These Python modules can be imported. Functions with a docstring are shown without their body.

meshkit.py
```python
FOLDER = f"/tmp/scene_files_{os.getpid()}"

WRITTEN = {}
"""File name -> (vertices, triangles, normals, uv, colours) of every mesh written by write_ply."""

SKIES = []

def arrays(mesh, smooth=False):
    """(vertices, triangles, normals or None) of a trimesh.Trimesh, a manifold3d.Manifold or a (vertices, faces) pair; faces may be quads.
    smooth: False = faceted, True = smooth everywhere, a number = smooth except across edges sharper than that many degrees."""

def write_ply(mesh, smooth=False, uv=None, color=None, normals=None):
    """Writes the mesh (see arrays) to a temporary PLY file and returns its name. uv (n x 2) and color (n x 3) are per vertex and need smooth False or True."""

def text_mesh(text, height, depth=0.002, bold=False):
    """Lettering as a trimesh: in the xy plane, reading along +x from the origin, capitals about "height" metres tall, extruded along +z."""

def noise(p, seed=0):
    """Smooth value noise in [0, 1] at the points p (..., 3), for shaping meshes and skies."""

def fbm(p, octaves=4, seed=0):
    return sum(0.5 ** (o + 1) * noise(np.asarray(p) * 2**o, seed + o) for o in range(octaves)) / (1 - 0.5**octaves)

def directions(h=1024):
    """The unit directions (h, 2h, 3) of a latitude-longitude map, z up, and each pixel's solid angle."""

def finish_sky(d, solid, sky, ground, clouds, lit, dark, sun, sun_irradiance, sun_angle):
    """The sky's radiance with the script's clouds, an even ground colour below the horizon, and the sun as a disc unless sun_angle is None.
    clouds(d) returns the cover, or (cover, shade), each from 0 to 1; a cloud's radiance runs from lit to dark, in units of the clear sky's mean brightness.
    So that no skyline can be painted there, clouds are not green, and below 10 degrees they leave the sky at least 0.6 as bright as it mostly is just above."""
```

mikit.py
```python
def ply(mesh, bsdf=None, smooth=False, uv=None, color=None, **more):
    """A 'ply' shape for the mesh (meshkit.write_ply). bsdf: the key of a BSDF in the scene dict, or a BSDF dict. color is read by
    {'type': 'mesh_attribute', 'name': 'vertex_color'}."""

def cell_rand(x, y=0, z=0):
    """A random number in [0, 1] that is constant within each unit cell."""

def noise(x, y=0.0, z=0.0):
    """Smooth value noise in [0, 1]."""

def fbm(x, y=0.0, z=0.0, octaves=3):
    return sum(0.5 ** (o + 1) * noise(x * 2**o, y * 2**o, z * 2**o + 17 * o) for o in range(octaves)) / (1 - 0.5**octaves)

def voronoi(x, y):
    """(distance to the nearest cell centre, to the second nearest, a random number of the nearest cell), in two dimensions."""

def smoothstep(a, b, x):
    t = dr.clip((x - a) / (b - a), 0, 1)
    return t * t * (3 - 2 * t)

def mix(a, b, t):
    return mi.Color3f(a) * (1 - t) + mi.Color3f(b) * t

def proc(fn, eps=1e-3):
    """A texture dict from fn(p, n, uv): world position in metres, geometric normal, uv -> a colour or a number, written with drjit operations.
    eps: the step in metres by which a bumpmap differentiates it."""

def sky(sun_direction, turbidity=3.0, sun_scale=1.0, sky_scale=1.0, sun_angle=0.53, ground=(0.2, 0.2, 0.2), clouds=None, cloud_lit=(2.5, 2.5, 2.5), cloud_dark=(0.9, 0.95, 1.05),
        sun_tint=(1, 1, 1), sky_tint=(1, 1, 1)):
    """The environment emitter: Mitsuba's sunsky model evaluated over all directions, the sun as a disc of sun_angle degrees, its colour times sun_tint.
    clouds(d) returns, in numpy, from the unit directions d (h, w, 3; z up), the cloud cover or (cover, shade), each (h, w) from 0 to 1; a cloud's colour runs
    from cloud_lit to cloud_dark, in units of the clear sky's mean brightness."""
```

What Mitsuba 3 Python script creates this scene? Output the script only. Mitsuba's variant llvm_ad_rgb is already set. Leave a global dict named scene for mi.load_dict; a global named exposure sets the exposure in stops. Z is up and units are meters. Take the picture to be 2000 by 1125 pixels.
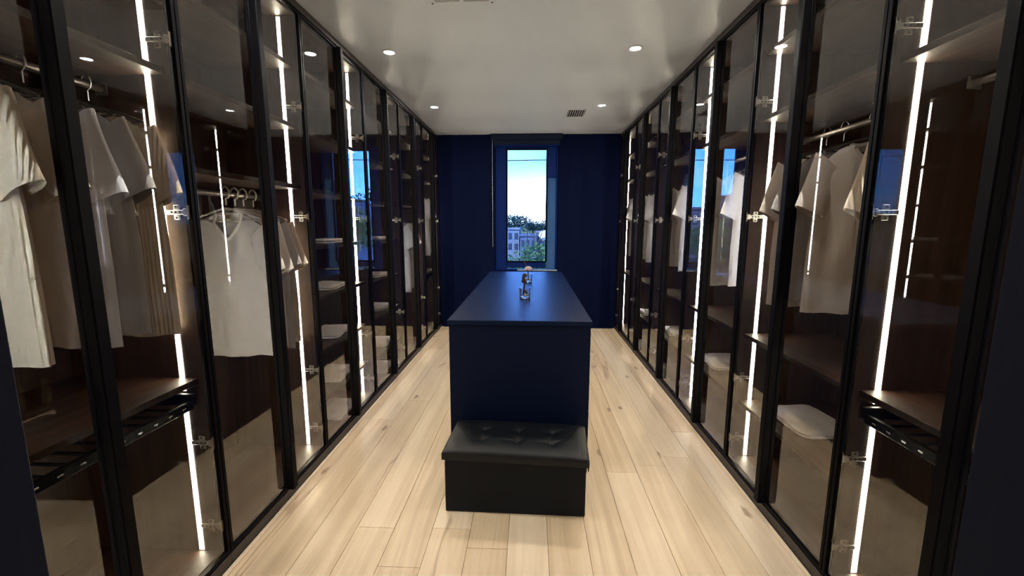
import math, random
import numpy as np, trimesh, mitsuba as mi, mikit, meshkit
import drjit as dr
from mikit import proc, noise, fbm, voronoi, cell_rand, smoothstep, mix
T = mi.ScalarTransform4f
scene, labels = {}, {}

# ------------------------------------------------------------------ camera, sky, exposure
EYE, YAW, PITCH, ROLL, FOCAL = np.array([0, 0, 1.5]), 0.0443861507, 0.146918422, 0.0014435770, 838.1
_f = np.array([-math.sin(YAW), math.cos(YAW), 0.0]); _r = np.array([math.cos(YAW), math.sin(YAW), 0.0]); _u = np.array([0, 0, 1.0])
FWD = _f * math.cos(PITCH) - _u * math.sin(PITCH)
_u2 = _u * math.cos(PITCH) + _f * math.sin(PITCH)
UP = _u2 * math.cos(ROLL) - _r * math.sin(ROLL)
scene['camera'] = {'type': 'perspective', 'fov': 2 * math.degrees(math.atan(1000 / FOCAL)), 'fov_axis': 'x', 'near_clip': 0.02, 'far_clip': 2000.0,
                   'to_world': T().look_at(origin=EYE.tolist(), target=(EYE + FWD).tolist(), up=UP.tolist())}
exposure = 0.7
SKY, SUN, LED, LAMP = 18.0, 3.8, 88.0, 740.0


def clouds(d):
    q = d / np.maximum(d[..., 2:3] + 0.12, 0.05)
    n = meshkit.fbm(q * 1.1 + 3.1, 5, 4)
    az = np.arctan2(d[..., 0], d[..., 1])
    bank = np.exp(-(az / 0.16) ** 2) * np.clip(1.25 - d[..., 2] / 0.11, 0, 1) + np.exp(-((az - 2.2) / 0.8) ** 2) * np.clip(1 - d[..., 2] / 0.3, 0, 1)
    return np.clip((n - 0.50) * 2.6, 0, 1) * 0.35 + 0.9 * np.clip(bank + (n - .5) * .5, 0, 1) * (bank > .02), np.clip(0.5 - n * 0.6, 0, 1)


scene['sky'] = {**mikit.sky((-0.55, -0.6, 0.62), turbidity=3.0, sky_scale=SKY, sun_scale=SUN, ground=(0.08, 0.11, 0.10), clouds=clouds,
                            cloud_lit=(1.3, 1.7, 2.3), cloud_dark=(0.6, 0.95, 1.6), sky_tint=(0.18, 0.52, 1.40), sun_tint=(0.75, 1.0, 1.25)), 'sampling_weight': 8.0}

# ------------------------------------------------------------------ materials


def rgb(*c):
    return {'type': 'rgb', 'value': list(c)}


def mat(name, **d):
    scene[name] = {'type': 'twosided', 'b': d} if d['type'] not in ('thindielectric', 'dielectric', 'principledthin') else d
    return name


def bump(name, fn, scale, eps=1e-3, **d):
    scene[name] = {'type': 'twosided', 'b': {'type': 'bumpmap', 'arbitrary': proc(fn, eps), 'scale': scale, 'b': d}}
    return name


def walnut(p, n, uv):
    # grain runs upright on upright boards and along y on flat ones
    flat = dr.abs(n.z) > 0.7
    a = dr.select(flat, p.y, p.z)
    b = dr.select(flat, p.x, p.x + p.y)
    g = fbm(b * 45 + 3 * noise(a * 1.5, b * 4), a * 1.6, 0, 3)
    f = noise(b * 420, a * 9)
    return mix((0.0065, 0.0028, 0.0017), (0.021, 0.0095, 0.0056), dr.clip(g * 1.1 + (f - 0.5) * 0.35, 0, 1))


def oak(tone):
    lo, hi = tone

    def fn(p, n, uv):
        k = cell_rand(dr.floor((p.x + 1.43) / 0.19), 3.0) * 7
        warp = noise(p.x * 9 + k, p.y * 1.4 + k)
        g = fbm(p.x * 34 + 1.8 * warp, p.y * 0.8 + k, 0, 3)
        fine = noise(p.x * 330, p.y * 8)
        c = mix(lo, hi, dr.clip(0.15 + g * 0.9 + (fine - 0.5) * 0.22, 0, 1))
        f1, f2, w = voronoi(p.x * 3.1 + k, p.y * 1.25)
        q = voronoi(p.x * 3.1 + k, p.y * 1.25)[0]
        knot = (1 - smoothstep(0.02, 0.075, q + (noise(p.x * 70, p.y * 40) - 0.5) * 0.03)) * dr.select(w > 0.55, 1.0, 0.0)
        c = mix(c, (0.23, 0.14, 0.075), knot * 0.75)
        crack = (1 - smoothstep(0.0, 0.05, dr.abs(fbm(p.x * 10 + k * 3, p.y * 1.7, 4, 3) - 0.5))) * smoothstep(0.68, 0.80, noise(p.x * 5 + k, p.y * 1.1, 9))
        return mix(c, (0.25, 0.165, 0.10), crack * 0.55)
    return fn


mat('walnut', type='principled', base_color=proc(walnut), roughness=0.5, specular=0.14)
mat('dark_edge', type='principled', base_color=rgb(0.020, 0.013, 0.011), roughness=0.4, specular=0.4)
mat('black_aluminium', type='principled', base_color=rgb(0.0010, 0.0011, 0.0024), roughness=0.5, specular=0.05)
mat('plinth_brown', type='principled', base_color=rgb(0.016, 0.012, 0.011), roughness=0.45, specular=0.5)
mat('bronze_glass', type='thindielectric', int_ior=1.55, specular_transmittance=rgb(0.53, 0.495, 0.465))
mat('clear_pane', type='thindielectric', int_ior=1.5)
mat('tumbler_glass', type='dielectric', int_ior=1.5)
mat('window_film', type='principledthin', base_color=rgb(0.07, 0.17, 0.34), roughness=0.7, diff_trans=0.9)


def navy(p, n, uv):
    g = fbm(p.x * 60 + p.y * 60, p.z * 2.2, 1, 3)
    return mix((0.0008, 0.0026, 0.017), (0.0014, 0.0044, 0.027), g)


mat('navy_wall', type='principled', base_color=proc(navy), roughness=0.75, specular=0.05)
mat('navy_glare_frame', type='principled', base_color=rgb(0.0010, 0.012, 0.095), roughness=0.55, specular=0.08)  # dark navy with the window glare painted into the colour as extra blue
mat('navy_jamb', type='principled', base_color=rgb(0.0038, 0.0056, 0.0145), roughness=0.7, specular=0.08)
mat('blind_fabric', type='principled', base_color=rgb(0.003, 0.007, 0.028), roughness=0.75, specular=0.2)
mat('ceiling_paint', type='principled', base_color=rgb(0.51, 0.55, 0.63), roughness=0.45, specular=0.55)
mat('white_paint', type='principled', base_color=rgb(0.52, 0.55, 0.61), roughness=0.5, specular=0.4)
mat('sill_paint', type='principled', base_color=rgb(0.20, 0.25, 0.34), roughness=0.5)
mat('vent_dark', type='diffuse', reflectance=rgb(0.03, 0.03, 0.035))
mat('vent_grey', type='principled', base_color=rgb(0.36, 0.37, 0.40), roughness=0.5)
OAKS = [((0.50, 0.37, 0.235), (0.72, 0.58, 0.41)), ((0.54, 0.41, 0.27), (0.75, 0.62, 0.45)), ((0.46, 0.335, 0.205), (0.69, 0.545, 0.375)), ((0.58, 0.455, 0.315), (0.78, 0.655, 0.495))]
for i, tone in enumerate(OAKS):
    mat(f'oak_{i}', type='principled', base_color=proc(oak(tone)), roughness=0.42, specular=0.4)
mat('joint_dark', type='diffuse', reflectance=rgb(0.16, 0.11, 0.07))
mat('island_navy', type='principled', base_color=rgb(0.0016, 0.0048, 0.021), roughness=0.55, specular=0.10)
mat('island_top', type='principled', base_color=rgb(0.003, 0.008, 0.028), roughness=0.38, specular=0.10)


def leather_grain(p, n, uv):
    f1, f2, w = voronoi(p.x * 260 + p.z * 130, p.y * 260 + p.z * 210)
    return smoothstep(0.0, 0.35, f2 - f1)


bump('black_leather', leather_grain, 0.00025, 6e-4, type='principled', base_color=rgb(0.0036, 0.0050, 0.0080), roughness=0.42, specular=0.28)
mat('black_cloth', type='principled', base_color=rgb(0.0045, 0.0066, 0.0110), roughness=0.6, specular=0.16)


def weave(p, n, uv):
    return 0.5 * noise(p.x * 190, p.z * 160, p.y * 190) + 0.5 * noise(p.x * 55, p.z * 30, p.y * 55)


def ribs(p, n, uv):
    return 0.5 + 0.5 * dr.sin(p.x * 2 * math.pi / 0.0125 + 2.0 * noise(p.z * 3, p.x * 4))


bump('cotton_white', weave, 0.0012, 1e-3, type='principled', base_color=rgb(0.84, 0.81, 0.78), roughness=0.9, specular=0.1, sheen=0.3)
bump('cotton_beige', weave, 0.0012, 1e-3, type='principled', base_color=rgb(0.78, 0.73, 0.68), roughness=0.9, specular=0.1, sheen=0.3)
bump('cotton_grey', weave, 0.0012, 1e-3, type='principled', base_color=rgb(0.50, 0.49, 0.50), roughness=0.9, specular=0.1, sheen=0.3)
bump('cotton_blue', weave, 0.0012, 1e-3, type='principled', base_color=rgb(0.74, 0.78, 0.86), roughness=0.9, specular=0.1, sheen=0.3)
bump('rib_knit', ribs, 0.0045, 1e-3, type='principled', base_color=rgb(0.84, 0.75, 0.64), roughness=0.9, specular=0.1, sheen=0.3)
mat('chrome', type='roughconductor', material='Al', alpha=0.18)
mat('nickel', type='principled', base_color=rgb(0.75, 0.70, 0.64), metallic=0.7, roughness=0.35)
mat('rail_metal', type='principled', base_color=rgb(0.16, 0.14, 0.13), metallic=0.8, roughness=0.4)
mat('hole_dark', type='diffuse', reflectance=rgb(0.02, 0.02, 0.02))
mat('hanger_plastic', type='principled', base_color=rgb(0.80, 0.77, 0.72), roughness=0.35, specular=0.5)
mat('hanger_black', type='principled', base_color=rgb(0.015, 0.013, 0.012), roughness=0.4)
mat('led_profile', type='diffuse', reflectance=rgb(0.6, 0.58, 0.5))
mat('flower_dry', type='diffuse', reflectance=rgb(0.38, 0.32, 0.34))
mat('twig', type='diffuse', reflectance=rgb(0.045, 0.035, 0.03))
mat('pebble', type='diffuse', reflectance=rgb(0.62, 0.55, 0.45))
mat('tag_dark', type='diffuse', reflectance=rgb(0.10, 0.07, 0.06))


def foliage(a, b):
    def fn(p, n, uv):
        return mix(a, b, fbm(p.x * 1.3, p.y * 1.3, p.z * 1.3, 3))
    return fn


LEAVES = []
for i, (a, b) in enumerate([((0.018, 0.050, 0.035), (0.07, 0.15, 0.085)), ((0.032, 0.075, 0.035), (0.12, 0.21, 0.10)), ((0.010, 0.027, 0.028), (0.032, 0.065, 0.055))]):
    LEAVES.append(mat(f'leaf_{i}', type='principledthin', base_color=proc(foliage(a, b)), roughness=0.6, diff_trans=0.6))
mat('bark', type='diffuse', reflectance=rgb(0.07, 0.055, 0.045))


def soil(p, n, uv):
    return mix((0.045, 0.085, 0.035), (0.14, 0.15, 0.09), fbm(p.x * 0.15, p.y * 0.15, 0, 4))


mat('hillside_soil', type='diffuse', reflectance=proc(soil))
for i, c in enumerate([(0.13, 0.15, 0.19), (0.08, 0.10, 0.15), (0.17, 0.15, 0.16), (0.07, 0.12, 0.26)]):
    mat(f'facade_{i}', type='diffuse', reflectance=rgb(*c))
mat('facade_window', type='principled', base_color=rgb(0.03, 0.035, 0.05), roughness=0.2)
mat('white_dome', type='diffuse', reflectance=rgb(0.85, 0.85, 0.85))

# ------------------------------------------------------------------ helpers


def fix(m):
    return m


def box(x0, x1, y0, y1, z0, z1, c=0.0):
    x0, x1 = min(x0, x1), max(x0, x1); y0, y1 = min(y0, y1), max(y0, y1); z0, z1 = min(z0, z1), max(z0, z1)
    m = trimesh.creation.box((x1 - x0, y1 - y0, z1 - z0))
    if c > 0:
        h = np.array([x1 - x0, y1 - y0, z1 - z0]) / 2
        pts = []
        for s in np.array(np.meshgrid([-1, 1], [-1, 1], [-1, 1])).T.reshape(-1, 3):
            for k in range(3):
                q = h - c; q[k] = h[k]
                pts.append(s * q)
        m = trimesh.convex.convex_hull(np.array(pts))
    m.apply_translation([(x0 + x1) / 2, (y0 + y1) / 2, (z0 + z1) / 2])
    return m


def cat(*ms):
    return trimesh.util.concatenate(list(ms))


def tube(path, r, sides=8, closed_ends=True):
    p = np.asarray(path, float)
    r = np.broadcast_to(r, (len(p),))
    t = np.gradient(p, axis=0); t /= np.linalg.norm(t, axis=1, keepdims=True) + 1e-12
    v, ref = [], np.array([0.0, 0.0, 1.0]) if abs(t[0][2]) < 0.9 else np.array([1.0, 0, 0])
    for i in range(len(p)):
        a = ref - t[i] * (ref @ t[i]); a /= np.linalg.norm(a) + 1e-12; ref = a
        b = np.cross(t[i], a)
        for k in range(sides):
            w = 2 * math.pi * k / sides
            v.append(p[i] + r[i] * (math.cos(w) * a + math.sin(w) * b))
    f = []
    for i in range(len(p) - 1):
        for k in range(sides):
            a, b = i * sides + k, i * sides + (k + 1) % sides
            f += [[a, b, b + sides], [a, b + sides, a + sides]]
    if closed_ends:
        v += [p[0], p[-1]]
        for k in range(sides):
            f.append([len(v) - 2, (k + 1) % sides, k])
            f.append([len(v) - 1, (len(p) - 1) * sides + k, (len(p) - 1) * sides + (k + 1) % sides])
    return trimesh.Trimesh(np.array(v), np.array(f), process=False)


def lathe(profile, n=32, at=(0, 0, 0)):
    m = trimesh.creation.revolve(np.array(profile, float), sections=n)
    m.apply_translation(at)
    return m


_count = {}


def key_of(name, parent=None):
    full = (parent + '__' if parent else '') + name
    n = _count.get(full, 0); _count[full] = n + 1
    return full if n == 0 else f'{full}_{n:03d}'


def put(name, mesh, bsdf, parent=None, smooth=False, label=None, **more):
    k = key_of(name, parent)
    scene[k] = mikit.ply(mesh, bsdf, smooth, **more)
    if label:
        labels[k] = {'label': label}
    return k


def again(name, ply, parent, **more):
    k = key_of(name, parent)
    scene[k] = {**ply, **more}
    return k


def thing(name, label, cat_, group=None, kind=None):
    k = key_of(name)
    labels[k] = {'label': label, 'category': cat_}
    if group: labels[k]['group'] = group
    if kind: labels[k]['kind'] = kind
    return k


def tag(k, label=None, cat_=None, group=None, kind=None):
    d = labels.setdefault(k, {})
    for a, b in (('label', label), ('category', cat_), ('group', group), ('kind', kind)):
        if b: d[a] = b
    return k


ORD = ['first', 'second', 'third', 'fourth', 'fifth', 'sixth', 'seventh']

# ------------------------------------------------------------------ room shell
FL, FR, H, YB, Y0, STEP = 1.317, 1.218, 2.731, 6.17, 0.742, 0.912
DEPTH = 0.62
XL, XR = -(FL + DEPTH), FR + DEPTH
YV = -1.6

tag(put('ceiling', box(XL - .2, XR + .2, YV - .1, YB + .3, H, H + .12), 'ceiling_paint'), 'pale satin-painted flat ceiling with recessed spotlights', 'ceiling', kind='structure')
tag(put('wall_left', box(XL - .12, XL - .012, YV, YB + .3, -.02, H), 'navy_wall'), 'dark wall behind the left-hand wardrobes', 'wall', kind='structure')
tag(put('wall_right', box(XR + .012, XR + .12, YV, YB + .3, -.02, H), 'navy_wall'), 'dark wall behind the right-hand wardrobes', 'wall', kind='structure')
# back wall with the window opening
WX0, WX1, WZ0, WZ1 = -.52, .375, .84, 2.65
tag(put('wall_back', cat(box(XL, WX0, YB, YB + .2, -.02, H), box(WX1, XR, YB, YB + .2, -.02, H), box(WX0, WX1, YB, YB + .2, -.02, WZ0), box(WX0, WX1, YB, YB + .2, WZ1, H)), 'navy_wall'),
    'dark navy end wall around the tall narrow window', 'wall', kind='structure')
# near wall: the entrance opening the camera looks through
JL, JR = -.963, .765
tag(put('wall_near', cat(box(XL, JL, Y0 - .32, Y0 - .012, -.02, H, .004), box(JR, XR, Y0 - .32, Y0 - .012, -.02, H, .004), box(JL, JR, Y0 - .32, Y0 - .012, 2.6, H)), 'navy_jamb'),
    'dark navy entrance wall whose jambs edge the view on both sides', 'wall', kind='structure')
tag(put('wall_behind', box(XL, XR, YV - .1, YV, -.02, H), 'navy_wall'), 'dark wall behind the viewer', 'wall', kind='structure')

# floor: a dark base with the planks on it, each plank a piece
fl = put('floor', box(XL - .1, XR + .1, YV - .1, YB + .25, -.06, -.013), 'joint_dark')
tag(fl, 'pale oak plank floor with knots and fine cracks', 'floor', kind='structure')
rng = random.Random(11)
PW, PLEN = 0.19, 1.9
ply_cache = {}
for c in range(-8, 8):
    x0 = -0.10 + c * PW
    if x0 + PW < -FL - .03 or x0 > FR + .03: continue
    y = YV + rng.uniform(-1.8, 0)
    while y < YB:
        a, b = max(y, YV), min(y + PLEN, YB - .001)
        if b - a > .02:
            put('plank', box(x0 + .0007, x0 + PW - .0007, a + .0007, b - .0007, -.013, rng.uniform(-.0006, 0), .0012), f'oak_{rng.choice([0, 0, 1, 1, 2, 3])}', fl)
        y += PLEN
for i, (s, face) in enumerate(((-1, FL), (1, FR))):
    tag(put(f'trim_{i + 1}', box(s * (face - .001), s * (face - .022), Y0, YB - .001, 0, .008, .003), 'oak_3'),
        f'thin pale oak edge strip along the plinth of the {"left" if s < 0 else "right"}-hand wardrobes', 'floor trim', kind='structure')

# ------------------------------------------------------------------ window
w = thing('window_1', 'tall narrow window in the navy end wall with a wide dark frame', 'window', kind='structure')
GX0, GX1, GZ0, GZ1 = -.347, .208, .972, 2.535
yw = YB + .035
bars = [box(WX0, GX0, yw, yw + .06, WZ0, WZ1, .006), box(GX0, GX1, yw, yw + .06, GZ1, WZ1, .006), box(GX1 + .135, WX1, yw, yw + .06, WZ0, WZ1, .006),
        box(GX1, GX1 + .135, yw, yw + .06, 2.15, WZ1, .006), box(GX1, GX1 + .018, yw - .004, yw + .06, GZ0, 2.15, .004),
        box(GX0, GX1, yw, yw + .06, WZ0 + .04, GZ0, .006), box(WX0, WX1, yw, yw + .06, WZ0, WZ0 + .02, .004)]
put('frame', cat(*bars), 'navy_glare_frame', w)
put('glazing_bead', cat(box(GX0 - .012, GX0 + .006, yw - .012, yw + .004, GZ0 - .012, GZ1 + .012, .003), box(GX1 - .006, GX1 + .012, yw - .012, yw + .004, GZ0 - .012, GZ1 + .012, .003),
                        box(GX0, GX1, yw - .012, yw + .004, GZ1 - .006, GZ1 + .012, .003), box(GX0, GX1, yw - .012, yw + .004, GZ0 - .012, GZ0 + .006, .003)), 'black_aluminium', w)
put('glass_pane', box(GX0 - .004, GX1 + .004, yw + .03, yw + .0301, GZ0 - .004, GZ1 + .004).slice_plane([0, yw + .03005, 0], [0, 1, 0]) if False else trimesh.Trimesh([[GX0 - .004, yw + .03, GZ0 - .004], [GX1 + .004, yw + .03, GZ0 - .004], [GX1 + .004, yw + .03, GZ1 + .004], [GX0 - .004, yw + .03, GZ1 + .004]], [[0, 1, 2], [0, 2, 3]]), 'clear_pane', w, label='clear glass pane')
put('side_panel', box(GX1 + .018, GX1 + .137, yw + .02, yw + .026, WZ0 + .02, 2.152), 'window_film', w, label='pale blue translucent strip beside the pane')
put('sill', box(-.2, WX1, YB - .02, yw, WZ0, WZ0 + .018, .004), 'sill_paint', w, label='pale narrow sill')
b = thing('roller_blind', 'dark rolled-up roller blind in a slim cassette above the window, with its cord', 'blind')
put('cassette', box(-.57, .42, YB - .07, YB - .002, 2.655, H - .001, .008), 'blind_fabric', b)
put('fabric', box(-.535, .385, YB - .03, YB - .022, 2.585, 2.66, .002), 'blind_fabric', b)
put('bottom_bar', box(-.535, .385, YB - .034, YB - .018, 2.57, 2.588, .004), 'navy_glare_frame', b)
put('cord', tube([[-.548, YB - .03, 2.66], [-.548, YB - .03, 1.9], [-.546, YB - .03, 1.19]], .0028, 6), 'nickel', b)

# ------------------------------------------------------------------ ceiling fittings
for i, y in enumerate((-0.9, 1.80, 3.27, 4.73)):
    for s, x in ((-1, -1.035), (1, .722)):
        if i == 0 and s > 0: x = .722
        where = {0: 'behind the viewer', 1: 'nearest the entrance', 2: 'second from the window', 3: 'nearest the window'}[i]
        t = thing('downlight', f'small round recessed spotlight glowing white in the ceiling, {where} on the {"left" if s < 0 else "right"}', 'spotlight', 'recessed ceiling spotlights')
        put('trim_ring', lathe([(.038, H - .003), (.038, H - .006), (.050, H - .004), (.052, H - .0005)], 32, (x, y, 0)), 'white_paint', t, 30)
        d = trimesh.Trimesh(np.array([[x, y, H - .0045]] + [[x + .038 * math.cos(q), y + .038 * math.sin(q), H - .0045] for q in np.arange(32) * math.pi / 16]),
                            np.array([[0, 1 + (k + 1) % 32, 1 + k] for k in range(32)]))
        put('lens', d, 'led_profile', t, emitter={'type': 'area', 'radiance': rgb(LAMP, LAMP * .92, LAMP * .80)})
t = thing('ceiling_vent', 'small slatted air vent in the ceiling beside the far right spotlight', 'vent')
put('duct', box(.385, .585, 4.88, 5.20, H - .002, H - .0005), 'vent_dark', t)
put('frame', cat(box(.372, .39, 4.865, 5.215, H - .009, H - .0005, .002), box(.58, .598, 4.865, 5.215, H - .009, H - .0005, .002), box(.372, .598, 4.865, 4.885, H - .009, H - .0005, .002), box(.372, .598, 5.195, 5.215, H - .009, H - .0005, .002)), 'white_paint', t)
for k in range(8):
    m = box(-.0045, .0045, 4.885, 5.195, -.001, .001); m.apply_transform(trimesh.transformations.rotation_matrix(.5, [0, 1, 0])); m.apply_translation([.4 + .0243 * k, 0, H - .006])
    put('slat', m, 'vent_grey', t)
t = thing('ceiling_vent', 'wide two-panel return air grille in the ceiling near the viewer', 'vent')
put('frame', cat(box(-.575, -.215, 2.575, 2.60, H - .008, H - .0005, .002), box(-.575, -.545, 2.15, 2.6, H - .008, H - .0005, .002), box(-.245, -.215, 2.15, 2.6, H - .008, H - .0005, .002), box(-.41, -.385, 2.15, 2.6, H - .008, H - .0005, .002), box(-.575, -.215, 2.15, 2.17, H - .008, H - .0005, .002)), 'white_paint', t)
for x0, x1 in ((-.545, -.41), (-.385, -.245)):
    g = put('grille', box(x0, x1, 2.17, 2.575, H - .003, H - .0005), 'vent_grey', t)
    for k in range(13):
        put('slat', box(x0, x1, 2.178 + .0305 * k, 2.196 + .0305 * k, H - .0075, H - .003, .001), 'vent_grey', g)
for x in (-.562, -.228):
    m = trimesh.creation.cylinder(.005, .003, sections=12); m.apply_translation([x, 2.588, H - .0085]); put('screw', m, 'vent_dark', t)

# ------------------------------------------------------------------ wardrobes
AL = 0.018
TALL = [(2.675)]
SHELVES = {('L', 0): [2.062, .86], ('L', 1): [2.392, 2.058, 1.717], ('L', 2): [2.40, 2.066, 1.708, 1.352, 1.022, .668, .345], ('L', 3): [2.398, 2.049, 1.688, 1.34, .99, .667, .316],
           ('L', 4): [2.392, 2.058, 1.717], ('L', 5): [2.392, 2.062, .86],
           ('R', 0): [2.065, .86], ('R', 1): [2.425, 2.075, .85, .435], ('R', 2): [2.414, 2.076, .85, .435], ('R', 3): [2.414, 2.076, .85, .435], ('R', 4): [2.40, 2.075, .85, .435], ('R', 5): [2.40, 2.075, .85]}
RAIL = {('L', 0): 2.0, ('L', 1): 1.655, ('L', 4): 1.655, ('L', 5): 1.99, ('R', 0): 1.985, ('R', 1): 1.962, ('R', 2): 1.97, ('R', 3): 1.97, ('R', 4): 1.97, ('R', 5): 1.97}
RACK = {('L', 0), ('R', 0), ('L', 5)}
TWIST = {('R', 0, 1): .018, ('L', 0, 1): .007, ('L', 1, 0): .012, ('L', 1, 1): .010, ('R', 2, 1): .002, ('R', 1, 1): .006}
CONTENT = {('L', 0): 'with pale shirts above a trouser rack', ('L', 1): 'with white hangers below three shelves', ('L', 2): 'with folded garments on close shelves', ('L', 3): 'with folded garments on close lit shelves',
           ('L', 4): 'with shirts below three shelves', ('L', 5): 'with shirts above a low rack', ('R', 0): 'with an empty rail above a trouser rack', ('R', 1): 'with pale shirts and a low folded garment',
           ('R', 2): 'with two shirts and a low folded garment', ('R', 3): 'with a pale shirt and a folded garment', ('R', 4): 'with a white shirt', ('R', 5): 'with a shirt by the end wall'}
SIDE = {'L': (-1, FL, 'left'), 'R': (1, FR, 'right')}
UNIT = {}


def span(i):
    return Y0 + STEP * i, (Y0 + STEP * (i + 1) if i < 5 else YB - .003)


def hinge_mesh(S):
    """Cup hinge in local metres: e depth along the panel, z up, t off the panel."""
    parts = [box(.000, .078, 0, .010, -.009, .009, .002), box(.022, .048, 0, .005, -.029, .029, .002), box(-.012, .004, .002, .012, -.014, .014, .002), box(-.016, -.012, 0, .012, -.026, .026, .001)]
    holes = [box(x - .0035, x + .0035, 0, h, z - .0035, z + .0035) for x, z, h in ((.036, .021, .0054), (.036, -.021, .0054), (.034, 0, .0104), (.050, 0, .0104), (.016, 0, .0104))]
    return cat(*parts), cat(*holes)


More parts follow.
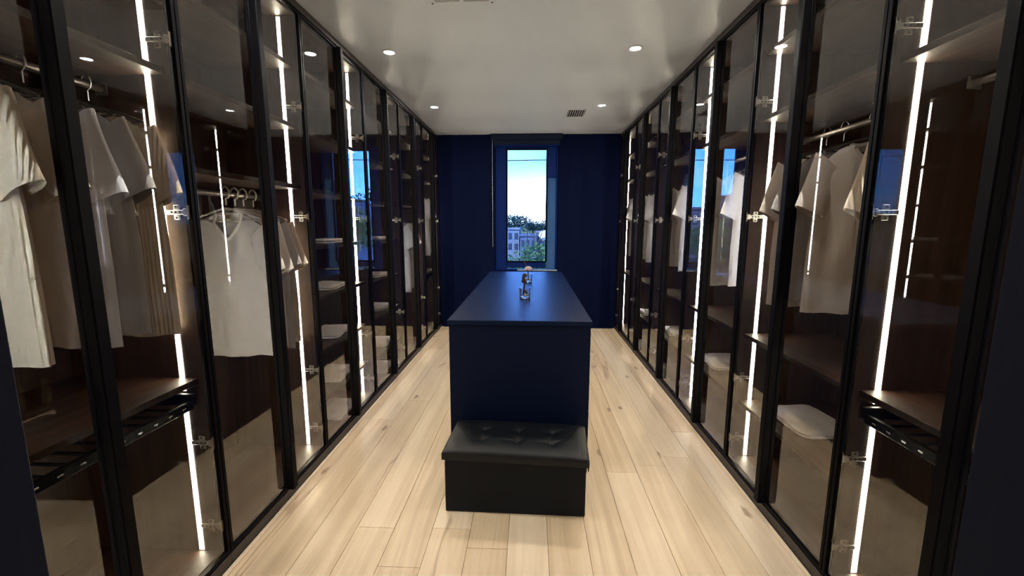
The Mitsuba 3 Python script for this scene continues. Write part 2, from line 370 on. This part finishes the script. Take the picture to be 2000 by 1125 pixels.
def wardrobe(side, i):
    s, face, word = SIDE[side]
    y0, y1 = span(i)
    X = lambda d: s * (face + d)
    n = {0: 'nearest the entrance', 5: 'next to the window wall'}.get(i, f'{ORD[i]} from the entrance')
    W = thing('wardrobe', f'{word}-hand glass-door wardrobe {n}, {CONTENT[side, i]}', 'wardrobe', 'built-in glass-door wardrobes')
    UNIT[side, i] = W
    B = lambda d0, d1, a, b_, z0, z1, c=.0015: box(X(d0), X(d1), a, b_, z0, z1, c)
    put('side_panel', B(.028, .60, y0, y0 + AL, .06, 2.68), 'walnut', W)
    put('side_panel', B(.028, .60, y1 - AL, y1, .06, 2.68), 'walnut', W)
    put('back_panel', B(.59, .60, y0 + AL, y1 - AL, .06, 2.68, 0), 'walnut', W)
    put('bottom_board', B(.028, .59, y0 + AL, y1 - AL, .062, .082), 'walnut', W)
    put('top_board', B(.028, .59, y0 + AL, y1 - AL, 2.66, 2.68), 'walnut', W)
    put('plinth', B(.0, .02, y0, y1, 0, .056, .002), 'plinth_brown', W)
    put('cornice', B(.0, .02, y0, y1, 2.69, H - .0015, .002), 'plinth_brown', W)
    th = .024
    cuts = []
    for z in SHELVES[side, i]:
        put('shelf', B(.05, .588, y0 + AL, y1 - AL, z - th / 2, z + th / 2, .0012), 'walnut', W)
        cuts.append((z - th / 2, z + th / 2))
    mid = (y0 + y1) / 2
    if (side, i) in RAIL:
        z = RAIL[side, i]
        m = tube([[X(.30), y0 + AL, z], [X(.30), mid, z], [X(.30), y1 - AL, z]], .014, 10)
        rl = put('hanging_rail', m, 'rail_metal', W, 40)
        for yy in (y0 + AL, y1 - AL - .008):
            put('rail_socket', B(.275, .325, yy, yy + .008, z - .022, z + .022, .003), 'rail_metal', rl)
    if (side, i) in RACK:
        r = put('trouser_rack', cat(B(.055, .075, y0 + AL + .03, y1 - AL - .03, .752, .788, .003), B(.055, .53, y0 + AL + .012, y0 + AL + .034, .765, .812, .003), B(.055, .53, y1 - AL - .034, y1 - AL - .012, .765, .812, .003)), 'black_aluminium', W, label='black pull-out trouser rack')
        for k in range(12):
            yy = y0 + .1 + k * (y1 - y0 - .2) / 11
            rod = put('rod', tube([[X(.075), yy, .765], [X(.3), yy, .765], [X(.53), yy, .765]], .006, 8), 'black_aluminium', r, 40)
            put('cap', B(.050, .056, yy - .009, yy + .009, .768, .774, .002), 'chrome', rod)
        cuts.append((.764, .815))
    # led strips, one in each side panel, broken by the shelves
    lo = .017 if (side, i) == ('L', 5) else 0
    zs = [.085] + [q for c in sorted(cuts) for q in c] + [2.655]
    for yy, face_y in ((y1 - AL, -1), (y0 + AL, 1)):
        quads = []
        for a, b_ in zip(zs[::2], zs[1::2]):
            quads.append(box(X(.107 - lo), X(.128 - lo), yy, yy + face_y * .0015, a + .001, b_ - .001))
        put('led_strip', cat(*quads), 'led_profile', W, label='glowing warm white upright light strip', emitter={'type': 'area', 'radiance': rgb(*[q * (1 if face_y < 0 else .8) for q in (LED, LED * .94, LED * .74)])})
    # doors: 0 hinged at the near panel, 1 hinged at the far panel
    for k, (a, b_) in enumerate(((y0 + .0015, mid - .0015), (mid + .0015, y1 - .0015))):
        tw = TWIST.get((side, i, k), 0.0)
        hy = a if k == 0 else b_
        R = trimesh.transformations.rotation_matrix(s * tw, [0, 0, 1], [X(.0), hy, 0])
        def P(m):
            if tw: m.apply_transform(R)
            return m
        fz0, fz1, fw = .064, 2.684, .017
        d = put('door', P(cat(B(0, .021, a, a + fw, fz0, fz1, .0018), B(0, .021, b_ - fw, b_, fz0, fz1, .0018), B(0, .021, a + fw, b_ - fw, fz0, fz0 + fw, .0018), B(0, .021, a + fw, b_ - fw, fz1 - fw, fz1, .0018))), 'black_aluminium', W)
        g = trimesh.Trimesh([[X(.009), a + fw - .004, fz0 + .012], [X(.009), b_ - fw + .004, fz0 + .012], [X(.009), b_ - fw + .004, fz1 - .012], [X(.009), a + fw - .004, fz1 - .012]], [[0, 1, 2], [0, 2, 3]])
        put('glass_pane', P(g), 'bronze_glass', d, label='bronze tinted reflective glass')
        if k == 0:
            put('handle', P(B(-.038, -.0005, mid - .021, mid + .021, .072, 2.668, .004)), 'black_aluminium', d, label='full-height black bar handle')
        hm, hh = hinge_mesh(s)
        for z in (.205, .59, 1.545, 2.17):
            for kind, m in (('hinge', hm), ('hinge_screws', hh)):
                v = np.array(m.vertices)
                q = np.stack([s * (face + .0255 + v[:, 0]), (y1 - AL - v[:, 1]) if k else (y0 + AL + v[:, 1]), v[:, 2] + z], 1)
                mm = trimesh.Trimesh(q, m.faces, process=False)
                if (s > 0) == (k == 1): mm.invert()
                if kind == 'hinge': hinge = put('hinge', mm, 'nickel', d, label='nickel cup hinge')
                else: put('hinge_screw', mm, 'hole_dark', d)
    return W


for i in range(6):
    for side in 'LR':
        wardrobe(side, i)

# ------------------------------------------------------------------ clothes


def shirt_parts(seed, L=.80, half=.215, body=.235, depth=.04, vneck=False, sleeve=.24, drape=.0, flare=1.0):
    """T-shirt on a hanger: u across, v depth (front is -v), w up with the neck at 0."""
    nu, nt = 44, 44
    s = np.linspace(-1, 1, nu)
    t = np.linspace(0, 1, nt)
    S, Tt = np.meshgrid(s, t)
    meshes = []
    rim = {}
    for front in (1, 0):
        neck = np.exp(-(np.abs(S) / .34) ** (4 if not vneck else 1.6))
        dip = (.16 if vneck else .075) if front else .022
        top = -.012 - .075 * np.abs(S) ** 1.25 - (.03 + drape) * np.abs(S) ** 6 - dip * neck
        wid = half + (body - half) * np.clip(Tt * 1.6, 0, 1) ** .7 * flare
        bot = -L + .014 * (meshkit.fbm(np.stack([S * 1.7 + seed, Tt * 0, Tt * 0 + front], -1), 3, seed) - .5) * 2
        Z = top + (bot - top) * Tt
        U = S * wid
        q = np.stack([U * 9 + seed * 3.1, Z * 1.8, Z * 0 + front * 4.0], -1)
        fold = (meshkit.fbm(q, 4, seed) - .5) * 2
        fine = (meshkit.fbm(q * [2.6, 2.2, 1], 3, seed + 9) - .5) * 2
        round_ = np.sqrt(np.clip(1 - np.abs(S) ** 2.6, 0, 1)) * np.clip(Tt * 4 + .12, 0, 1) ** .6
        V = round_ * (depth + (.022 * fold + .007 * fine) * np.clip(Tt * 2.2, .15, 1))
        V = -V if front else V
        V = V + .012 * np.sin(S * 2.1 + seed) * Tt
        v = np.stack([U, V, Z], -1).reshape(-1, 3)
        idx = np.arange(nu * nt).reshape(nt, nu)
        a, b_, c, d = idx[:-1, :-1].ravel(), idx[:-1, 1:].ravel(), idx[1:, 1:].ravel(), idx[1:, :-1].ravel()
        f = np.vstack([np.stack([a, b_, c], 1), np.stack([a, c, d], 1)])
        if front: f = f[:, ::-1]
        meshes.append(trimesh.Trimesh(v, f, process=False))
        keep = np.abs(s) < .36
        rim[front] = np.stack([U[0], V[0], Z[0]], -1)[keep]
    # neck edge: front one way, back the other
    path = np.vstack([rim[1], rim[0][::-1], rim[1][:1]])
    col = tube(path + [0, 0, .004], .0085, 6, False)
    sl = []
    for sg in (-1, 1):
        nk, na = 16, 20
        v = []
        for k in range(nk):
            q = k / (nk - 1)
            cen = np.array([sg * (half - .045 + .075 * q), .004 * math.sin(seed + sg + 3 * q), -.125 - sleeve * .92 * q - .0 * q])
            ax = np.array([sg * (.070 - .004 * q), 0, .055 - .020 * q])   # in-plane half axis
            dp = .030 + .008 * math.sin(5 * q + seed)
            for j in range(na):
                w_ = 2 * math.pi * j / na
                wob = 1 + .14 * math.sin(3 * w_ + seed + 4 * q)
                v.append(cen + ax * math.cos(w_) + np.array([0, dp * wob * math.sin(w_), 0]))
        f = []
        for k in range(nk - 1):
            for j in range(na):
                a, b_ = k * na + j, k * na + (j + 1) % na
                f += [[a, b_, b_ + na], [a, b_ + na, a + na]]
        sl.append(trimesh.Trimesh(np.array(v), np.array(f), process=False))
    return trimesh.util.concatenate(meshes), sl, col


def hook_path(x, y, z, r=.017):
    return [[x, y, z - .095], [x, y, z - .06]] + [[x + r * math.sin(q) * .9, y + 0, z - .024 + r * 1.35 * math.cos(q) - r * .3] for q in np.linspace(math.pi * .78, -math.pi * .55, 12)]


def place(m, x, y, z, rot=0.0, flip=False):
    m = m.copy()
    if flip: m.apply_transform(np.diag([1, 1, 1, 1]))
    m.apply_transform(trimesh.transformations.rotation_matrix(rot, [0, 0, 1]))
    m.apply_translation([x, y, z])
    return m


def hanger(x, y, z, rot, white, label, group):
    t = thing('hanger', label, 'hanger', group)
    m_ = 'hanger_plastic' if white else 'hanger_black'
    arms = [[-.195, 0, -.150], [-.17, 0, -.140], [-.09, 0, -.112], [-.03, 0, -.094], [0, 0, -.090], [.03, 0, -.094], [.09, 0, -.112], [.17, 0, -.140], [.195, 0, -.150]]
    bar = [[-.195, 0, -.150], [-.1, 0, -.156], [0, 0, -.158], [.1, 0, -.156], [.195, 0, -.150]]
    a = cat(tube(arms, .0062, 8), tube(bar, .0048, 8))
    hk = tube(hook_path(0, 0, .022, .024 if white else .019), .0045 if white else .0026, 8)
    put('arms', place(a, x, y, z, rot), m_, t, 40)
    put('hook', place(hk, x, y, z, rot), m_ if white else 'chrome', t, 40)
    return t


# (y, material, wardrobe rail offset, seed, extras)
CLOTHES = {
    ('L', 0): [(1.135, 'rib_knit', 'cream ribbed'), (1.235, 'cotton_beige', 'beige'), (1.375, 'cotton_blue', 'pale blue-grey'), (1.47, 'cotton_grey', 'grey'), (1.578, 'rib_knit', 'cream ribbed')],
    ('L', 1): [(2.245, 'cotton_white', 'off-white v-neck'), (2.315, 'cotton_white', 'plain off-white'), (2.385, 'cotton_grey', 'dark grey'), (2.470, 'rib_knit', 'cream ribbed')],
    ('L', 4): [(4.86, 'cotton_blue', 'pale blue-grey'), (4.98, 'cotton_white', 'off-white'), (5.12, 'cotton_beige', 'beige')],
    ('L', 5): [(5.84, 'cotton_white', 'off-white'), (5.98, 'cotton_grey', 'grey')],
    ('R', 1): [(1.742, 'rib_knit', 'cream ribbed'), (2.07, 'cotton_white', 'off-white'), (2.245, 'cotton_grey', 'grey'), (2.37, 'cotton_beige', 'beige')],
    ('R', 2): [(2.86, 'cotton_white', 'off-white'), (3.12, 'cotton_beige', 'beige')],
    ('R', 3): [(3.80, 'cotton_white', 'off-white'), (4.02, 'cotton_beige', 'beige')],
    ('R', 4): [(4.86, 'cotton_white', 'off-white'), (5.02, 'cotton_white', 'creased off-white')],
    ('R', 5): [(5.60, 'cotton_white', 'off-white'), (5.74, 'cotton_beige', 'beige')],
}
seed = 0
for (side, i), rows in CLOTHES.items():
    s, face, word = SIDE[side]
    x = s * (face + .30)
    zr = RAIL[side, i] + .0165
    wd = f'{word} wardrobe {"nearest the entrance" if i == 0 else "next to the window wall" if i == 5 else ORD[i] + " from the entrance"}'
    for j, (y, m_, look) in enumerate(rows):
        seed += 1
        white = (side, i) == ('L', 1)
        rot = ((seed * 37) % 11 - 5) * .012
        hanger(x, y, zr, rot, white, f'{"white plastic" if white else "dark slim"} hanger of the {ORD[j]} shirt in the {wd}', 'hangers on the wardrobe rails')
        drape = side == 'R'
        body, sl, col = shirt_parts(seed, L=(.86 if not white else .825) - .012 * ((seed * 7) % 5) - (.03 if drape else 0), vneck='v-neck' in look, half=.208 if not drape else .215, drape=.03 if drape else 0, sleeve=.235 + .008 * (seed % 4))
        t = thing('shirt', f'{look} shirt, {ORD[j]} on the rail of the {wd}', 'shirt', 'shirts hanging in the wardrobes')
        zz = zr - .085
        put('body', place(body, x, y, zz, rot), m_, t, True)
        for q in sl: put('sleeve', place(q, x, y, zz, rot), m_, t, True)
        put('collar', place(col, x, y, zz, rot), m_, t, True)
        if 'v-neck' in look:
            put('neck_label', place(box(-.011, .011, .0, .002, -.058, -.040), x, y, zz, rot), 'tag_dark', t)


def folded(seed, w, d, h, layers=2):
    """Folded garment, w along the shelf, d into it: soft slabs, one fold edge in front."""
    out = []
    for k in range(layers):
        nu, nv = 72, 26
        th = np.linspace(-math.pi, math.pi, nu, endpoint=False)
        ph = np.linspace(-math.pi / 2, math.pi / 2, nv)
        Th, Ph = np.meshgrid(th, ph)
        e = lambda c, p: np.sign(c) * np.abs(c) ** p
        hh = h / layers / 2
        inset = .005 * k + .002 * (seed % 3)
        x = (w / 2 - inset) * e(np.cos(Th), .17) * e(np.cos(Ph), .22)
        y = (d / 2 - inset * .6) * e(np.sin(Th), .17) * e(np.cos(Ph), .22)
        z = hh * 1.05 * e(np.sin(Ph), .55) + hh * (2 * k + 1)
        q = np.stack([x * 14 + seed, y * 14, z * 0 + k], -1)
        nz = meshkit.fbm(q, 3, seed + k) - .5
        z = z + nz * .012 * np.clip(z / h, 0, 1) - .004 * np.exp(-((x - .2 * w) / .01) ** 2) * (z > h * .7)
        x = x + .010 * np.sin(y * 22 + seed + k); y = y + .006 * np.sin(x * 25 + seed)
        v = np.stack([x, y, np.maximum(z, .0)], -1).reshape(-1, 3)
        idx = np.arange(nu * nv).reshape(nv, nu)
        a, b_ = idx[:-1].ravel(), idx[1:].ravel()
        a2, b2 = np.roll(idx, -1, 1)[:-1].ravel(), np.roll(idx, -1, 1)[1:].ravel()
        out.append(trimesh.Trimesh(v, np.vstack([np.stack([a, a2, b2], 1), np.stack([a, b2, b_], 1)]), process=False))
    return out


FOLD = []
LU2, LU3 = SHELVES['L', 2], SHELVES['L', 3]
for z, y, d, nm in ((1.352, 3.02, .15, 'fourth shelf'), (1.022, 3.0, .16, 'fifth shelf'), (.668, 3.02, .165, 'sixth shelf'), (.345, 3.0, .15, 'seventh shelf'), (.070, 2.97, .13, 'bottom board')):
    FOLD.append(('L', 2, y + .1, z + .0125, .36, .25, .027, d, f'off-white folded garment on the {nm} of the third left wardrobe'))
for z, y, d, nm in ((1.34, 4.10, .16, 'fourth shelf'), (.99, 4.0, .16, 'fifth shelf'), (.667, 4.02, .165, 'sixth shelf'), (.316, 4.0, .165, 'seventh shelf'), (.070, 3.95, .15, 'bottom board')):
    FOLD.append(('L', 3, y + .1, z + .0125, .36, .25, .027, d, f'off-white folded garment on the {nm} of the fourth left wardrobe'))
for i, y, d in ((1, 2.24, .20), (2, 3.25, .20), (3, 4.20, .19), (4, 5.12, .18)):
    FOLD.append(('R', i, y, .4475, .37, .29, .028, d + .02, f'off-white folded garment on the low shelf of the {ORD[i]} right wardrobe'))
for k, (side, i, y, z, w_, d_, h_, dep, lab) in enumerate(FOLD):
    s, face, word = SIDE[side]
    t = thing('folded_garment', lab, 'folded garment', 'folded garments on the wardrobe shelves')
    for q, m in enumerate(folded(40 + k, d_, w_, h_, 2)):
        put('layer', place(m, s * (face + dep + .05), y, z + .0008, rot=((k * 13) % 7 - 3) * .03), 'cotton_white', t, True)

# ------------------------------------------------------------------ island, ottoman, tumblers
IX0, IX1, IY0, IY1, IZ = -.487, .357, 2.43, 5.06, .948
t = thing('island', 'long navy dressing island with a satin top in the middle of the room', 'island')
put('top', box(IX0, IX1, IY0, IY1, IZ - .03, IZ, .0025), 'island_top', t)
put('front_panel', box(IX0 + .008, IX1 - .008, IY0 + .010, IY0 + .030, .002, IZ - .032, .0015), 'island_navy', t)
put('back_panel', box(IX0 + .008, IX1 - .008, IY1 - .030, IY1 - .010, .002, IZ - .032, .0015), 'island_navy', t)
for a, b_ in ((IX0 + .008, IX0 + .026), (IX1 - .026, IX1 - .008)):
    put('side_panel', box(a, b_, IY0 + .031, IY1 - .031, .002, IZ - .032, .0015), 'island_navy', t)

t = thing('ottoman', 'black leather storage ottoman with a buttoned lid against the end of the island', 'ottoman')
RB = trimesh.transformations.rotation_matrix(-.020, [0, 0, 1], [-.07, 2.2, 0])
m = box(-.438, .292, 2.046, 2.400, .001, .312, .005); m.apply_transform(RB)
put('base', m, 'black_cloth', t)
nx, ny = 70, 44
gx, gy = np.meshgrid(np.linspace(-1, 1, nx), np.linspace(-1, 1, ny))
LW, LD = .376, .188
px, py_ = gx * LW, gy * LD
edge = (1 - np.abs(gx) ** 7) * (1 - np.abs(gy) ** 5)
zt = .338 + .030 * edge ** .6
buttons = [(bx_, by_) for by_ in (-.055, .055) for bx_ in (-.19, .0, .19)]
for bx_, by_ in buttons:
    r2 = np.hypot(px - bx_, (py_ - by_) * 1.1)
    zt -= .020 * np.exp(-(r2 / .030) ** 1.3)
    # short creases from each button
    for an in (0.3, 1.9, 3.4, 5.0):
        dx_, dy_ = px - bx_, py_ - by_
        al, ac = dx_ * math.cos(an) + dy_ * math.sin(an), -dx_ * math.sin(an) + dy_ * math.cos(an)
        zt -= .004 * np.exp(-(ac / .006) ** 2) * np.exp(-((al - .03) / .03) ** 2)
zt += .004 * (meshkit.fbm(np.stack([px * 9, py_ * 9, px * 0], -1), 3, 5) - .5)
zt -= .006 * np.exp(-((gy + .82) / .06) ** 2) * 0
vt = np.stack([px, py_, zt], -1).reshape(-1, 3)
idx = np.arange(nx * ny).reshape(ny, nx)
a, b_, c, d = idx[:-1, :-1].ravel(), idx[:-1, 1:].ravel(), idx[1:, 1:].ravel(), idx[1:, :-1].ravel()
f = [np.stack([a, b_, c], 1), np.stack([a, c, d], 1)]
ring = np.concatenate([idx[0, :], idx[1:, -1], idx[-1, -2::-1], idx[-2:0:-1, 0]])
low = vt[ring].copy(); low[:, 2] = .302
low2 = low * [.985, .975, 1]; low2[:, 2] = .302
nr = len(ring); o = len(vt)
V = np.vstack([vt, low, [[0, 0, .302]]])
f2 = []
for k in range(nr):
    q = (k + 1) % nr
    f2 += [[ring[k], o + k, o + q], [ring[k], o + q, ring[q]], [o + k, o + nr, o + q]]
lid = trimesh.Trimesh(V, np.vstack(f + [np.array(f2)]), process=False)
RL = trimesh.transformations.rotation_matrix(-.058, [0, 0, 1])
lid.apply_transform(RL); lid.apply_translation([-.066, 2.203, 0])
lk = put('lid', lid, 'black_leather', t, 55, label='padded black leather lid with sunken buttons')
for bx_, by_ in buttons:
    bm = trimesh.creation.icosphere(2, .011); bm.apply_scale([1, 1, .55])
    k = np.argmin(np.hypot(px - bx_, py_ - by_)); bm.apply_translation([bx_, by_, zt.ravel()[k] + .003])
    bm.apply_transform(RL); bm.apply_translation([-.066, 2.203, 0])
    put('button', bm, 'black_leather', lk, True)
sm = box(.225, .2265, -LD - .0015, -LD + .002, .304, .338); sm.apply_transform(RL); sm.apply_translation([-.066, 2.203, 0])
put('seam', sm, 'black_cloth', lk)
put('pull_tab', box(.303, .307, 2.07, 2.10, .235, .305, .001), 'black_cloth', t)

for j, (x, y, lab) in enumerate(((-.045, 3.21, 'short glass tumbler with a dark dried stem, nearer one on the island top'), (-.03, 4.12, 'short glass tumbler with a pinkish dried flower head, farther one on the island top'))):
    t = thing('tumbler', lab, 'tumbler', 'glass tumblers on the island')
    put('glass', lathe([(0, 0), (.036, 0), (.040, .004), (.043, .078), (.0395, .078), (.0365, .012), (0, .010)], 40, (x, y, IZ + .0006)), 'tumbler_glass', t, 35, label='clear glass')
    rr = np.random.default_rng(5 + j)
    peb = []
    for k in range(12):
        q = trimesh.creation.icosphere(1, .0075 + .002 * rr.random()); an = rr.random() * 6.28; rad = .024 * math.sqrt(rr.random())
        q.apply_scale([1, 1, .7]); q.apply_translation([x + rad * math.cos(an), y + rad * math.sin(an), IZ + .0195 + .004 * (k % 3)]); peb.append(q)
    put('pebbles', cat(*peb), 'pebble', t, label='pale pebbles')
    tag(list(scene)[-1], kind='stuff')
    fl_ = thing('dried_flower', 'dark dried stem with curled leaves standing in the nearer tumbler' if j == 0 else 'pinkish dried flower head with a dark twig standing in the farther tumbler', 'dried flower')
    z0 = IZ + .026
    if j == 0:
        put('stem', tube([[x - .012, y, z0], [x - .006, y, z0 + .05], [x - .002, y + .004, z0 + .09], [x - .008, y, z0 + .135], [x - .004, y, z0 + .16]], [.006, .007, .008, .006, .004], 8), 'twig', fl_, 40)
        for k, (dx, dz) in enumerate(((-.02, .125), (-.012, .150), (.006, .100), (-.024, .105), (.008, .145), (.012, .02))):
            q = trimesh.creation.icosphere(2, .012); q.apply_scale([.8, .5, 1.3]); q.apply_transform(trimesh.transformations.rotation_matrix(.7 * math.sin(k * 2.1), [0, 1, 0])); q.apply_translation([x + dx * .7, y + .005 * math.cos(k), z0 + dz])
            put('leaf', q, 'twig', fl_, True)
    else:
        put('stem', tube([[x + .004, y, z0], [x + .002, y, z0 + .05], [x + .004, y, z0 + .105]], .005, 8), 'twig', fl_, 40)
        for k in range(26):
            q = trimesh.creation.icosphere(1, .011); an = k * 2.4; ph = math.acos(1 - (k + .5) / 26 * 1.4)
            q.apply_translation([x + .004 + .028 * math.sin(ph) * math.cos(an), y + .028 * math.sin(ph) * math.sin(an), z0 + .100 + .020 * math.cos(ph)])
            put('petal', q, 'flower_dry', fl_, True)
        put('twig', tube([[x, y + .01, z0 + .09], [x - .02, y + .02, z0 + .14], [x - .045, y + .03, z0 + .185]], .0042, 6), 'twig', fl_, 40)

# ------------------------------------------------------------------ outdoors
rs = np.random.default_rng(21)
gn = 60
gx, gy = np.meshgrid(np.linspace(-160, 160, gn), np.linspace(7.5, 330, gn))
gz = -5.5 + 2.0 * meshkit.fbm(np.stack([gx * .03, gy * .03, gx * 0], -1), 3, 3) + np.clip((gy - 80) / 120, 0, 1) * 4.0 + np.clip((gx - 12) / 60, 0, 1) * np.clip((gy - 30) / 60, 0, 1) * 7
idx = np.arange(gn * gn).reshape(gn, gn)
a, b_, c, d = idx[:-1, :-1].ravel(), idx[:-1, 1:].ravel(), idx[1:, 1:].ravel(), idx[1:, :-1].ravel()
tag(put('hillside', trimesh.Trimesh(np.stack([gx, gy, gz], -1).reshape(-1, 3), np.vstack([np.stack([a, b_, c], 1), np.stack([a, c, d], 1)])), 'hillside_soil', smooth=True), 'green hillside outside below the window', 'hillside', kind='structure')


def crown_mesh(sd, n=1500):
    r = np.random.default_rng(sd)
    lobes = [(r.normal(size=3) * [.45, .45, .30], .45 + .25 * r.random()) for _ in range(9)]
    P = []
    for k in range(n):
        c, rad = lobes[k % 9]
        q = r.normal(size=3); q /= np.linalg.norm(q)
        P.append(c + q * rad * (.75 + .3 * r.random()))
    P = np.array(P)
    A = r.normal(size=(n, 3)); A /= np.linalg.norm(A, axis=1, keepdims=True)
    Bv = np.cross(A, r.normal(size=(n, 3))); Bv /= np.linalg.norm(Bv, axis=1, keepdims=True)
    sz = (.055 + .05 * r.random((n, 1)))
    v = np.stack([P - A * sz, P - Bv * sz * .6, P + A * sz, P + Bv * sz * .6], 1).reshape(-1, 3)
    k = np.arange(n) * 4
    return trimesh.Trimesh(v, np.vstack([np.stack([k, k + 1, k + 2], 1), np.stack([k, k + 2, k + 3], 1)]), process=False)


CROWNS = [[mikit.ply(crown_mesh(70 + k), lf, False) for k in range(3)] for lf in LEAVES]
_trunk = trimesh.creation.cone(1, 1, sections=8)
TRUNK = mikit.ply(tube([[0, 0, 0], [.05, 0, .5], [0, 0, 1]], [.09, .07, .04], 8), 'bark', 40)
#        x     y    ztop  radius squash leaf   where
TREES = [(1.0, 15.5, 1.0, 1.1, .9, 1, 'low in the right of the window pane'), (-.85, 13.0, .55, .75, .8, 1, 'low in the left of the window pane'), (-.25, 19.5, .25, 1.2, .8, 0, 'low in the middle of the window pane'),
         (-3.2, 82, 3.4, 2.4, .8, 2, 'on the skyline left of the street lamp'), (3.6, 88, 2.5, 2.6, .7, 2, 'on the skyline right of the street lamp'), (-9.0, 92, 2.2, 2.4, .7, 2, 'on the skyline at the left pane edge'), (.3, 101, 2.3, 2.2, .8, 2, 'on the skyline between two broader trees'),
         (10.4, 31, 2.7, 1.9, .9, 1, 'left of three mirrored in the left doors'), (14.8, 36, 3.2, 2.1, .9, 0, 'middle of three mirrored in the left doors'), (20.2, 41, 3.0, 2.3, .9, 1, 'right of three mirrored in the left doors'),
         (4.7, 16.5, .35, 1.1, .8, 1, 'low and close, outside to the right'), (7.2, 21, .5, 1.2, .8, 0, 'low outside to the right, behind the closest'), (24, 80, 8.4, 3.6, .8, 2, 'tallest on the right-hand skyline'), (33, 86, 7.6, 3.6, .8, 2, 'outermost on the right-hand skyline'), (9.6, 25.5, 3.4, .9, 1.9, 2, 'slim and upright, outside to the right'),
         (-8.6, 26.5, 1.7, 1.7, .9, 1, 'mirrored in the right doors, nearer the window'), (-12.6, 32, 2.1, 2.0, .9, 1, 'broadest one mirrored in the right doors'), (-6.6, 21, .8, 1.3, .9, 0, 'mirrored low in the right doors'), (-4.9, 16.5, .3, 1.1, .9, 0, 'low and close, outside to the left'), (-17.6, 40, 2.4, 2.2, .9, 0, 'far outside to the left'), (-22, 60, 3.0, 2.8, .8, 2, 'on the left-hand skyline')]
for k, (x, y, zt_, r, sq, lf, where) in enumerate(TREES):
    t = thing('tree', f'{["mid green", "bright green", "dark hazy green"][lf]} leafy tree {where}', 'tree', 'trees outside the window')
    zc = zt_ - r * sq * .95
    again('crown', CROWNS[lf][k % 3], t, to_world=T().translate([x, y, zc]).rotate([0, 0, 1], k * 67).scale([r, r, r * sq]))
    again('trunk', TRUNK, t, to_world=T().translate([x, y, -5.5]).scale([1.6 * r, 1.6 * r, zc + 5.5]))


def building(x0, x1, y, z1, depth, fac, label, cols, rows, zlow=-1.0):
    t = thing('building', label, 'building', 'buildings outside the window')
    put('walls', box(x0, x1, y, y + depth, -6, z1, .03), fac, t)
    put('roof_edge', box(x0 - .15, x1 + .15, y - .15, y + depth, z1, z1 + .25, .03), fac, t)
    for r in range(rows):
        for c in range(cols):
            cx = x0 + (x1 - x0) * (c + .5) / cols; cz = z1 - .9 - r * 1.5
            ww = (x1 - x0) / cols * .27
            put('window', box(cx - ww, cx + ww, y - .06, y + .03, cz - .45, cz + .45, .02), 'facade_window', t)
    return t


building(-4.4, -1.7, 62, .75, 8, 'facade_0', 'pale low house outside at the left of the pane', 3, 2)
building(-1.5, .6, 58, -.1, 8, 'facade_1', 'grey-blue low house outside in the middle of the pane', 3, 1)
building(.8, 3.6, 66, .2, 8, 'facade_2', 'beige low house outside behind the white dome', 3, 1)
building(20.5, 33, 62, 4.3, 8, 'facade_3', 'long blue-roofed hall to the right outside, mirrored in the left doors', 10, 1)
building(11.6, 15.6, 25.5, -.6, 3.5, 'facade_3', 'low blue shed to the right outside beneath the trees', 6, 1)
building(-40, -16, 76, 3.8, 10, 'facade_0', 'long pale block to the left outside, mirrored in the right doors', 12, 3)
building(-30.5, -27.5, 66, 5.8, 8, 'facade_2', 'taller beige tower to the left outside, mirrored in the right doors', 2, 4)
building(-14.8, -11.8, 42, 2.9, 6, 'facade_1', 'narrow grey-blue house to the left outside', 3, 2)
building(-11.4, -9.2, 42, 1.8, 6, 'facade_0', 'low pale house to the left outside beside the narrow one', 3, 2)
m = trimesh.creation.icosphere(3, .75); m.apply_scale([1, 1, .85]); m.apply_translation([1.72, 55, .15])
tag(put('water_tank', m, 'white_dome', smooth=True), 'round white tank among the houses outside at the right of the pane', 'tank')
lp = thing('street_lamp', 'slim curved street lamp standing up against the bright skyline outside', 'street lamp')
put('pole', tube([[-.36, 40, -5], [-.36, 40, .8], [-.38, 40, 1.6], [-.5, 40, 1.95], [-.75, 40, 2.1]], .035, 8), 'twig', lp, 40)
put('lamp_head', box(-1.0, -.72, 39.93, 40.07, 2.05, 2.13, .02), 'twig', lp)
bt = thing('bare_tree', 'small bare branching tree in front of the houses outside', 'bare tree')
put('trunk', tube([[.30, 24, -5], [.30, 24, .1], [.24, 24, .5]], [.06, .04, .03], 8), 'bark', bt, 40)
for pth in ([[.28, 24, .2], [.5, 24, .8], [.8, 24, 1.65]], [[.26, 24, .4], [.05, 24, .9], [-.25, 24, 1.3]], [[.4, 24, .55], [.62, 24, .75], [.8, 24, .78]], [[.15, 24, .7], [.16, 24, 1.0], [.3, 24, 1.25]]):
    put('branch', tube(pth, [.028, .02, .012], 6), 'bark', bt, 40)
xs = np.linspace(-14, 14, 30)
tag(put('overhead_cable', tube([[x, 12 + .0 * x, 3.22 + .0016 * x * x + .012 * x] for x in xs], .012, 6), 'twig', smooth=True), 'thin dark overhead cable crossing the sky outside the window', 'cable')
